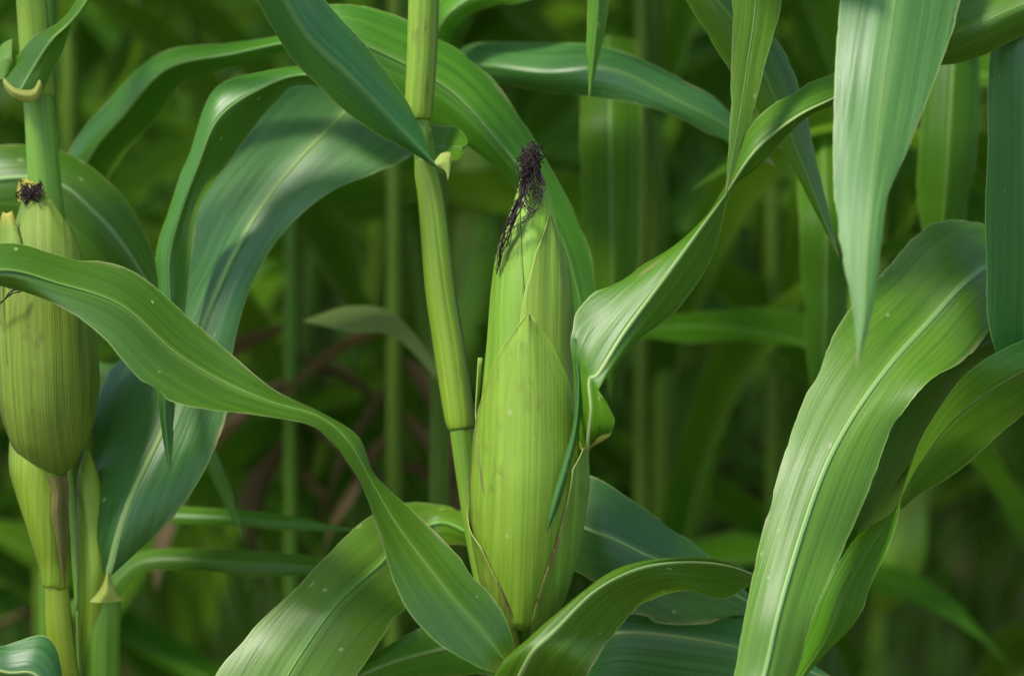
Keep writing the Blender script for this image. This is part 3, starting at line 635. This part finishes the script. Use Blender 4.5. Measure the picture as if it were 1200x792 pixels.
leaf(rp, [(1304, 470, 7, 1300, 480, 6, 1304, 495, 7), (1242, 390, 3, 1245, 425, 2, 1240, 482, 4), (1195, 402, .4, 1196, 436, 0, 1195, 492, 3), (1130, 442, -1, 1125, 486, .4, 1126, 548, 3), (1081, 510, -1.4, 1078, 545, .6, 1076, 582, 3), (1057, 574, -1.4, 1052, 590, 1.2, 1054, 600, 3.6), (1050, 606, -1.4, 1018, 640, 1.4, 985, 640, 3.6), (1035, 655, -1.4, 990, 692, .8, 958, 690, 2.6), (1005, 727, -2, 970, 747, 0, 938, 752, 2), (950, 787, -3, 935, 802, -1, 912, 802, 1), (880, 890, -3)], 'leaf', rib=(.0014, .0005), seed=42, ruffle=.0008)
leaf(rp, [(1304, 440, 8, 1300, 450, 8, 1304, 460, 8), (1200, 380, 8.5, 1210, 400, 8, 1220, 425, 8), (1125, 392, 7.5, 1146, 406, 7, 1168, 415, 8), (1060, 440, 6, 1090, 455, 5.6, 1126, 444, 7.5), (1020, 510, 5, 1045, 520, 4.6, 1086, 512, 6.4), (990, 580, 4, 1010, 592, 3.4, 1036, 586, 5), (960, 640, 3, 975, 652, 2.4, 991, 656, 4), (952, 702, 2.4)], 'leaf', rib=(.0014, .0004), seed=43, ruffle=.0008)
leaf(rp, [(1308, -60, 6, 1304, -50, 6, 1308, -40, 6), (1190, -75, 2, 1235, -95, 1, 1285, -80, 3), (1168, 20, 0, 1215, 10, -1, 1270, 20, 1), (1158, 90, .2, 1206, 90, -1, 1260, 90, 1), (1155, 200, 1, 1205, 200, 0, 1250, 200, 2), (1156, 300, 2, 1204, 300, 1, 1245, 300, 3), (1162, 400, 3, 1202, 405, 2.6, 1240, 405, 4), (1206, 475, 4.6)], 'leaf_blue', rib=(.0016, .0005), seed=44, ruffle=.0012)
for i, (py, az, el) in enumerate(((-360, .4, 1.1), (-520, 2.6, 1.2), (-600, .9, 1.3))):
    arc_leaf(rp, P(1312, py, 7), az, .6, .075, el, 1.4, 400 + i, 'leaf', nu=8)

# nearer plant beyond the upper right: the pale hanging leaf
q = P(1440, 300, -9); gb = to_ground(q)
np_ = thing('corn_plant', Vector((gb.x, gb.y, 0)), 'corn plant nearest the camera with the big pale leaf tip hanging at upper right', 'corn plant')
og = np_.location.copy()
tube('stalk', [P(1440, -700, -9), P(1440, -200, -9), q, q.lerp(gb, .5), gb], [x * PXM for x in (9, 16, 20, 22, 22)], M['stalk'], np_, og)
leaf(np_, [(1432, -60, -8, 1430, -50, -9, 1432, -40, -10), (1340, -250, -5, 1335, -230, -7, 1330, -215, -8), (1230, -330, -3, 1220, -300, -5.5, 1200, -265, -6), (1160, -290, -2.5, 1120, -255, -4.5, 1075, -235, -4), (1142, -140, -3, 1070, -140, -4.5, 1000, -140, -4), (1126, 0, -5, 1050, 0, -6.2, 985, 0, -5.6), (1099, 85, -6.8, 1036, 95, -7.8, 978, 90, -7), (1064, 175, -9, 1026, 180, -9.8, 976, 180, -9.2), (1040, 232, -10.6, 1018, 250, -11.2, 979, 250, -10.6), (1031, 300, -12, 1014, 310, -12.4, 989, 310, -12), (1022, 365, -13.2, 1013, 370, -13.5, 1000, 370, -13.2), (1004, 436, -14.4)],
     'leaf_pale', rib=(.0012, .0003), seed=51, ruffle=.0008, nu=18)
leaf(np_, [(1436, 60, -8, 1432, 66, -8.4, 1436, 72, -8), (1300, 0, -3, 1300, -25, -4, 1300, -60, -2), (1202, 40, -2, 1212, 0, -3, 1214, -40, -.6), (1152, 66, -2, 1152, 26, -3, 1150, -25, -.6), (1104, 77, -2, 1100, 45, -2.4, 1098, 5, -1), (1015, 75, -2)], 'leaf', rib=(.0014, .0004), seed=52, ruffle=.0008)

# ------------------------------------------------------------------ plants a hand's breadth behind
def back_stalk(px, d, label, upper=3, seed=0, top=-700, lean=0, r=1.0):
    q = P(px, 600, d); gb = to_ground(q)
    b = thing('corn_plant', Vector((gb.x, gb.y, 0)), label, 'corn plant')
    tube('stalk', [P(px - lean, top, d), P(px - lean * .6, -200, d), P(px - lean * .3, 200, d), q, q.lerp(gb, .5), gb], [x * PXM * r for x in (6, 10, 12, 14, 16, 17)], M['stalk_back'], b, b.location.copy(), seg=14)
    rr = random.Random(seed)
    for i in range(upper):
        arc_leaf(b, P(px - lean * .9, -250 - 150 * i, d), rr.choice((0.2, 2.9)) + rr.uniform(-.2, .6), .62, .08, 1.1, 1.5, seed * 10 + i, 'leaf_back')
    return b


ba = back_stalk(58, 24, 'blurred corn plant behind the left stalk with a leaf arching over to the central ear', seed=61)
leaf(ba, [(60, 300, 23, 64, 312, 22.5, 66, 322, 23), (78, 185, 19, 100, 195, 17, 136, 195, 19), (130, 115, 16, 150, 130, 14, 182, 142, 16), (188, 62, 14, 198, 80, 12, 216, 97, 14), (268, 50, 12.6, 274, 63, 11, 280, 78, 12), (335, 38, 11, 335, 50, 9.6, 335, 64, 10.4), (386, 6, 10, 395, 44, 8.4, 382, 95, 9.5), (460, 18, 10.4, 460, 68, 8.4, 460, 140, 9), (541, 57, 10.4, 526, 106, 8.4, 520, 157, 9), (592, 110, 10.2, 578, 160, 8.2, 580, 197, 9), (641, 190, 9.6, 618, 210, 8, 622, 252, 9), (685, 275, 9, 660, 285, 8, 652, 330, 8.5), (697, 340, 8.5, 680, 355, 8, 665, 390, 8), (690, 430, 7.5)], 'leaf', rib=(.0016, .0006), seed=62, ruffle=.0008)
leaf(ba, [(66, 600, 23, 66, 605, 22.5, 66, 610, 23), (150, 592, 20, 150, 602, 19, 150, 612, 19), (260, 596, 18, 262, 606, 17, 265, 616, 17), (340, 604, 18, 340, 612, 17, 340, 622, 17), (425, 622, 17)], 'leaf_light', rib=None, nu=8, seed=63, ruffle=.0005)
leaf(ba, [(66, 720, 23, 66, 730, 22.5, 66, 740, 23), (120, 672, 18, 125, 690, 17, 132, 710, 17), (170, 645, 16, 172, 656, 15, 174, 670, 15), (280, 644, 15, 280, 658, 14, 280, 676, 14), (370, 652, 15, 370, 663, 14, 370, 674, 14), (450, 672, 15)], 'leaf', rib=None, nu=8, seed=64, ruffle=.0005)
leaf(ba, [(66, 420, 23, 66, 430, 22.5, 66, 440, 23), (170, 430, 18, 170, 450, 17, 170, 470, 17), (235, 500, 15, 228, 515, 14, 222, 520, 14), (266, 560, 14, 258, 566, 14, 250, 566, 14), (287, 636, 13)], 'leaf_light', rib=None, nu=8, seed=65, ruffle=.0005)
bb = back_stalk(515, 26, 'blurred corn plant behind the central stalk with a level leaf reaching right above the silk', seed=71)
leaf(bb, [(514, 100, 25, 516, 110, 24.5, 514, 120, 25), (545, 54, 19, 550, 76, 16.4, 560, 99, 17), (640, 51, 16, 640, 84, 13, 650, 110, 14), (720, 57, 14, 716, 80, 12, 720, 117, 12), (800, 94, 13, 796, 118, 11.5, 790, 135, 11.5), (850, 124, 12.6, 850, 146, 12, 848, 167, 12), (910, 196, 13)], 'leaf_blue', rib=None, seed=72, ruffle=.0008)
leaf(bb, [(512, 100, 25, 514, 105, 24, 516, 110, 25), (505, 15, 17, 515, 35, 15, 528, 50, 16), (540, -25, 16, 548, 0, 14, 556, 17, 15), (600, -45, 15, 604, -20, 14, 612, 3, 14), (710, -30, 14)], 'leaf_light', rib=(.0016, .0005), seed=73)
leaf(bb, [(516, 430, 25, 514, 440, 24.5, 516, 450, 25), (462, 368, 25, 460, 384, 22, 462, 396, 20), (410, 358, 25, 408, 374, 22, 410, 390, 20), (354, 376, 23)], 'leaf_yellow', rib=None, nu=8, seed=74, ruffle=.0005)
bc = back_stalk(-90, 16, 'blurred corn plant beyond the left edge with a midribbed leaf slanting behind the left stalk', seed=81)
leaf(bc, [(-88, 250, 15.5, -86, 260, 15, -88, 270, 15.5), (-25, 178, 14, -20, 214, 12.4, -30, 250, 12.6), (60, 172, 14, 60, 212, 12, 48, 272, 12.4), (122, 208, 13.4, 114, 252, 11.6, 98, 312, 12), (168, 268, 12.6, 152, 298, 11.6, 138, 345, 12), (205, 385, 12)], 'leaf', rib=(.0024, .0006), seed=82)
bd = back_stalk(1030, 60, 'blurred corn plant behind the broad right leaf carrying a pale yellow-green ear', seed=91)
og = bd.location.copy()
AXB = [P(1034, 715, 56), P(1046, 660, 55), P(1060, 610, 55), P(1080, 545, 55)]
ear(bd, AXB, [.006, .016, .021, .023, .022, .018, .012, .003], [dict(t0=0, t1=.8, a0=20, a1=20, w=[80, 80, 60, 30, 2], off=.001, seed=1)], 'husk', og, nv=16, na=20)
leaf(bd, [(1034, 330, 55, 1036, 340, 54, 1034, 350, 55), (1090, 100, 24, 1110, 90, 23, 1135, 100, 24), (1085, 60, 22, 1118, 50, 21, 1150, 60, 22), (1078, 160, 20, 1112, 160, 19, 1146, 160, 20), (1076, 240, 20, 1106, 245, 19, 1135, 245, 20), (1095, 330, 20)], 'leaf_back', rib=(.0012, .0004), seed=92)
be = back_stalk(905, 62, 'blurred corn plant seen between the twisting leaf and the hanging leaf', seed=95)
leaf(be, [(905, 430, 61, 905, 440, 60.5, 905, 450, 61), (930, 180, 36, 955, 165, 35, 985, 175, 36), (935, 240, 25, 968, 235, 24, 1002, 240, 25), (940, 340, 24, 968, 345, 23, 995, 345, 24), (948, 440, 24, 966, 445, 23, 984, 445, 24), (962, 540, 24)], 'leaf_back', rib=(.0016, .0004), seed=96)
bf = back_stalk(752, 58, 'blurred corn plant right of the central ear with a dark leaf hanging straight down', seed=98)
leaf(bf, [(750, 200, 57, 750, 210, 56.5, 750, 220, 57), (690, 60, 32, 715, 45, 31, 745, 55, 32), (680, 130, 22, 715, 125, 21, 752, 130, 22), (682, 240, 21, 716, 240, 20, 750, 240, 21), (690, 330, 21, 717, 335, 20, 744, 335, 21), (715, 470, 21)], 'leaf_back', rib=(.0016, .0004), seed=99)

for px, d, lab, sd_ in ((462, 50, 'blurred corn plant with withered brown leaves, seen left of the central stalk', 101), (868, 78, 'blurred corn plant with withered brown leaves, seen under the twisting leaf', 111), (342, 52, 'thin blurred corn plant with brown leaves, seen above the bend of the crossing leaf', 121)):
    bx_ = back_stalk(px, d, lab, seed=sd_, r=.9, upper=3)
    r2 = random.Random(sd_)
    for i in range(6):
        arc_leaf(bx_, P(px, 385 + i * 32 + (90 if px > 800 else 0), d), (0 if i % 2 else math.pi) + r2.uniform(-.5, .5), r2.uniform(.10, .20), r2.uniform(.025, .04), r2.uniform(-1.1, -.3), r2.uniform(.4, 1.0), sd_ * 10 + i, 'dry', ruffle=.008)

# ------------------------------------------------------------------ rows behind: prototypes copied one by one
def proto(seed):
    rr = random.Random(seed)
    b = bpy.data.objects.new('corn_plant', None); C.objects.link(b); b.empty_display_size = .05
    H = rr.uniform(1.85, 2.2); o0 = Vector((0, 0, 0)); nn = 18
    pts = [Vector((rr.uniform(-.012, .012), rr.uniform(-.012, .012), H * i / 8 - .02)) for i in range(9)]
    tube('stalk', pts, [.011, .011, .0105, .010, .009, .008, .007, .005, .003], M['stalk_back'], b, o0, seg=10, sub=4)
    az = rr.uniform(-.3, .3)
    for i in range(nn):
        f = i / (nn - 1); z = .18 + f * (H - .38); az += math.pi + rr.uniform(-.35, .35)
        base = Vector((math.cos(az) * .008, math.sin(az) * .008, z))
        if i < 2 or (seed % 2 == 0 and i == 5):
            arc_leaf(b, base, az, rr.uniform(.4, .55) if i < 2 else .3, .05 if i < 2 else .024, rr.uniform(-.5, .4), rr.uniform(1.4, 2.2), seed * 50 + i, 'dry', o0, nu=4, n=16, ruffle=.010)
        else:
            arc_leaf(b, base, az, rr.uniform(.55, .85) * (1 - .35 * f ** 3), rr.uniform(.04, .09), rr.uniform(.9, 1.4), rr.uniform(1.2, 2.7), seed * 50 + i, 'leaf_back', o0, n=20, ruffle=.007, roll=rr.uniform(-.5, .5))
    if seed % 2:
        a2 = rr.uniform(0, 6.28); x, y = math.cos(a2) * .035, math.sin(a2) * .035
        ear(b, [Vector((x * .3, y * .3, .78)), Vector((x, y, .86)), Vector((x * 1.2, y * 1.2, .94)), Vector((x * 1.5, y * 1.5, 1.05))], [.006, .018, .024, .025, .023, .018, .012, .004],
            [dict(t0=0, t1=.8, a0=20, a1=20, w=[80, 80, 60, 30, 2], off=.001, seed=1)], 'husk', o0, nv=14, na=16)
    return b


def copy_tree(o, parent=None):
    c = o.copy(); C.objects.link(c); c.parent = parent
    for ch in o.children: copy_tree(ch, c)
    return c


protos = [proto(s) for s in (1, 2, 3, 4, 5)]
used = set()
ORD = ['leftmost', 'second from the left', 'third from the left', 'fourth from the left', 'fifth from the left', 'sixth from the left', 'seventh from the left', 'eighth from the left', 'ninth from the left', 'tenth from the left', 'eleventh from the left', 'twelfth from the left']
rowname = ['nearest blurred row', 'second blurred row', 'third blurred row']
rr = random.Random(11)
row = 0
y = 0.66
while row < 8:
    half = (D0 + y) * 0.2 + (0.55 if row < 5 else 0.35)
    x = -half + rr.uniform(0, .15); k = 0
    step = .18 if row < 3 else .21
    while x < half:
        pi = rr.randrange(5)
        if pi in used: o = copy_tree(protos[pi])
        else: used.add(pi); o = protos[pi]
        o.location = (x + rr.uniform(-.03, .03), y + rr.uniform(-.06, .06), 0)
        o.rotation_euler = (rr.uniform(-.04, .04), rr.uniform(-.05, .05), rr.choice((0, math.pi)) + rr.uniform(-.7, .7))
        s = rr.uniform(.92, 1.08); o.scale = (s, s, s)
        inside = abs(o.location.x) < (o.location.y - CAM.y) * .2
        if row < 3 and inside:
            tagit(o, 'out-of-focus corn plant, %s in the %s behind the ears' % (ORD[min(k, 11)], rowname[row]), 'corn plant', 'corn plants in the rows behind'); k += 1
        elif row < 3: tagit(o, 'corn plant of the %s, rooted beyond the %s edge' % (rowname[row], 'left' if o.location.x < 0 else 'right'), 'corn plant', 'row ends beyond the %s edge, %s' % ('left' if o.location.x < 0 else 'right', rowname[row]))
        else: tagit(o, 'strongly blurred corn plant in the far rows, seen through gaps between leaves', 'corn plant', 'corn plants in the far rows')
        x += step * rr.uniform(.85, 1.15)
    row += 1; y += .66
for i, p_ in enumerate(protos):
    if i not in used:
        for ch in list(p_.children_recursive): bpy.data.objects.remove(ch)
        bpy.data.objects.remove(p_)

# ------------------------------------------------------------------ weeds and litter between the rows
def grass():
    rr = random.Random(21); V, F, U, U2 = [], [], [], []
    for i in range(2200):
        yy = rr.uniform(.35, 3.8); hx = (D0 + yy) * .2 + .25
        b = Vector((rr.uniform(-hx, hx), yy, 0)); a = rr.uniform(0, 6.28); h = rr.uniform(.2, .6); w_ = rr.uniform(.003, .007); bend = rr.uniform(.1, .5) * h
        if i < 260:
            b = Vector((rr.gauss(.2, .10) if i < 170 else rr.gauss(-.16, .12), rr.uniform(.7, 1.2), 0)); h = rr.uniform(1.05, 1.45); bend = rr.uniform(.04, .20) * h; a = rr.choice((0, math.pi)) + rr.uniform(-.7, .7)
        n = 6; i0 = len(V); dx = Vector((math.cos(a), math.sin(a), 0)); sx = Vector((-math.sin(a), math.cos(a), 0))
        for j in range(n + 1):
            f = j / n; p = b + dx * (bend * f * f * 1.6) + Vector((0, 0, h * (f - .35 * f ** 3)))
            ww = w_ * (1 - f ** 2)
            V.append(p - sx * ww); V.append(p + sx * ww); U += [(0, f), (1, f)]; U2 += [(0, f * h), (ww, f * h)]
        for j in range(n): F.append((i0 + 2 * j, i0 + 2 * j + 1, i0 + 2 * j + 3, i0 + 2 * j + 2))
    tagit(link('grass', V, F, U, U2, M['grass']), 'thin green weed grass growing between the rows', 'grass', kind='stuff')


def litter():
    rr = random.Random(22); V, F, U, U2 = [], [], [], []
    for i in range(1400):
        yy = rr.uniform(-.2, 5.5); hx = (D0 + yy) * .2 + .3
        b = Vector((rr.uniform(-hx, hx), yy, rr.uniform(.005, .05))); a = rr.uniform(0, 6.28); Ln = rr.uniform(.1, .4); w_ = rr.uniform(.008, .025)
        n = 5; i0 = len(V); dx = Vector((math.cos(a), math.sin(a), rr.uniform(-.1, .35))); sx = Vector((-math.sin(a), math.cos(a), rr.uniform(-.6, .6)))
        for j in range(n + 1):
            f = j / n; p = b + dx * (Ln * f) + Vector((0, 0, .05 * math.sin(f * 5 + i) * Ln / .3)); ww = w_ * (1 - (2 * f - 1) ** 2 * .9)
            V.append(p - sx * ww); V.append(p + sx * ww); U += [(0, f), (1, f)]; U2 += [(0, f * Ln), (ww, f * Ln)]
        for j in range(n): F.append((i0 + 2 * j, i0 + 2 * j + 1, i0 + 2 * j + 3, i0 + 2 * j + 2))
    tagit(link('leaf_litter', V, F, U, U2, M['dry']), 'brown dead leaf litter lying on the soil', 'leaf litter', kind='stuff')


def far_field():
    rr = random.Random(23); V, F, U, U2 = [], [], [], []
    for i in range(5200):
        yy = rr.uniform(5.8, 9.0); hx = (D0 + yy) * .2 + .4
        a = rr.uniform(0, 6.28); b = Vector((rr.uniform(-hx, hx), yy, rr.uniform(0, 2.0))); Ln = rr.uniform(.45, .85); el0 = rr.uniform(.6, 1.4); dr = rr.uniform(1.2, 2.8); W = rr.uniform(.02, .045)
        p = b.copy(); n = 6; i0 = len(V); sx = Vector((-math.sin(a), math.cos(a), 0))
        for j in range(n + 1):
            f = j / n; el = el0 - dr * f; ww = W * (1 - f ** 2 * .97)
            V.append(p - sx * ww); V.append(p + sx * ww); U += [(0, f), (1, f)]; U2 += [(0, f * Ln), (ww, f * Ln)]
            p = p + Vector((math.cos(a) * math.cos(el), math.sin(a) * math.cos(el), math.sin(el))) * (Ln / n)
        for j in range(n): F.append((i0 + 2 * j, i0 + 2 * j + 1, i0 + 2 * j + 3, i0 + 2 * j + 2))
    tagit(link('corn_foliage', V, F, U, U2, M['leaf_back']), 'farthest corn foliage closing the field as one green blur', 'foliage', kind='stuff')


grass(); litter(); far_field()
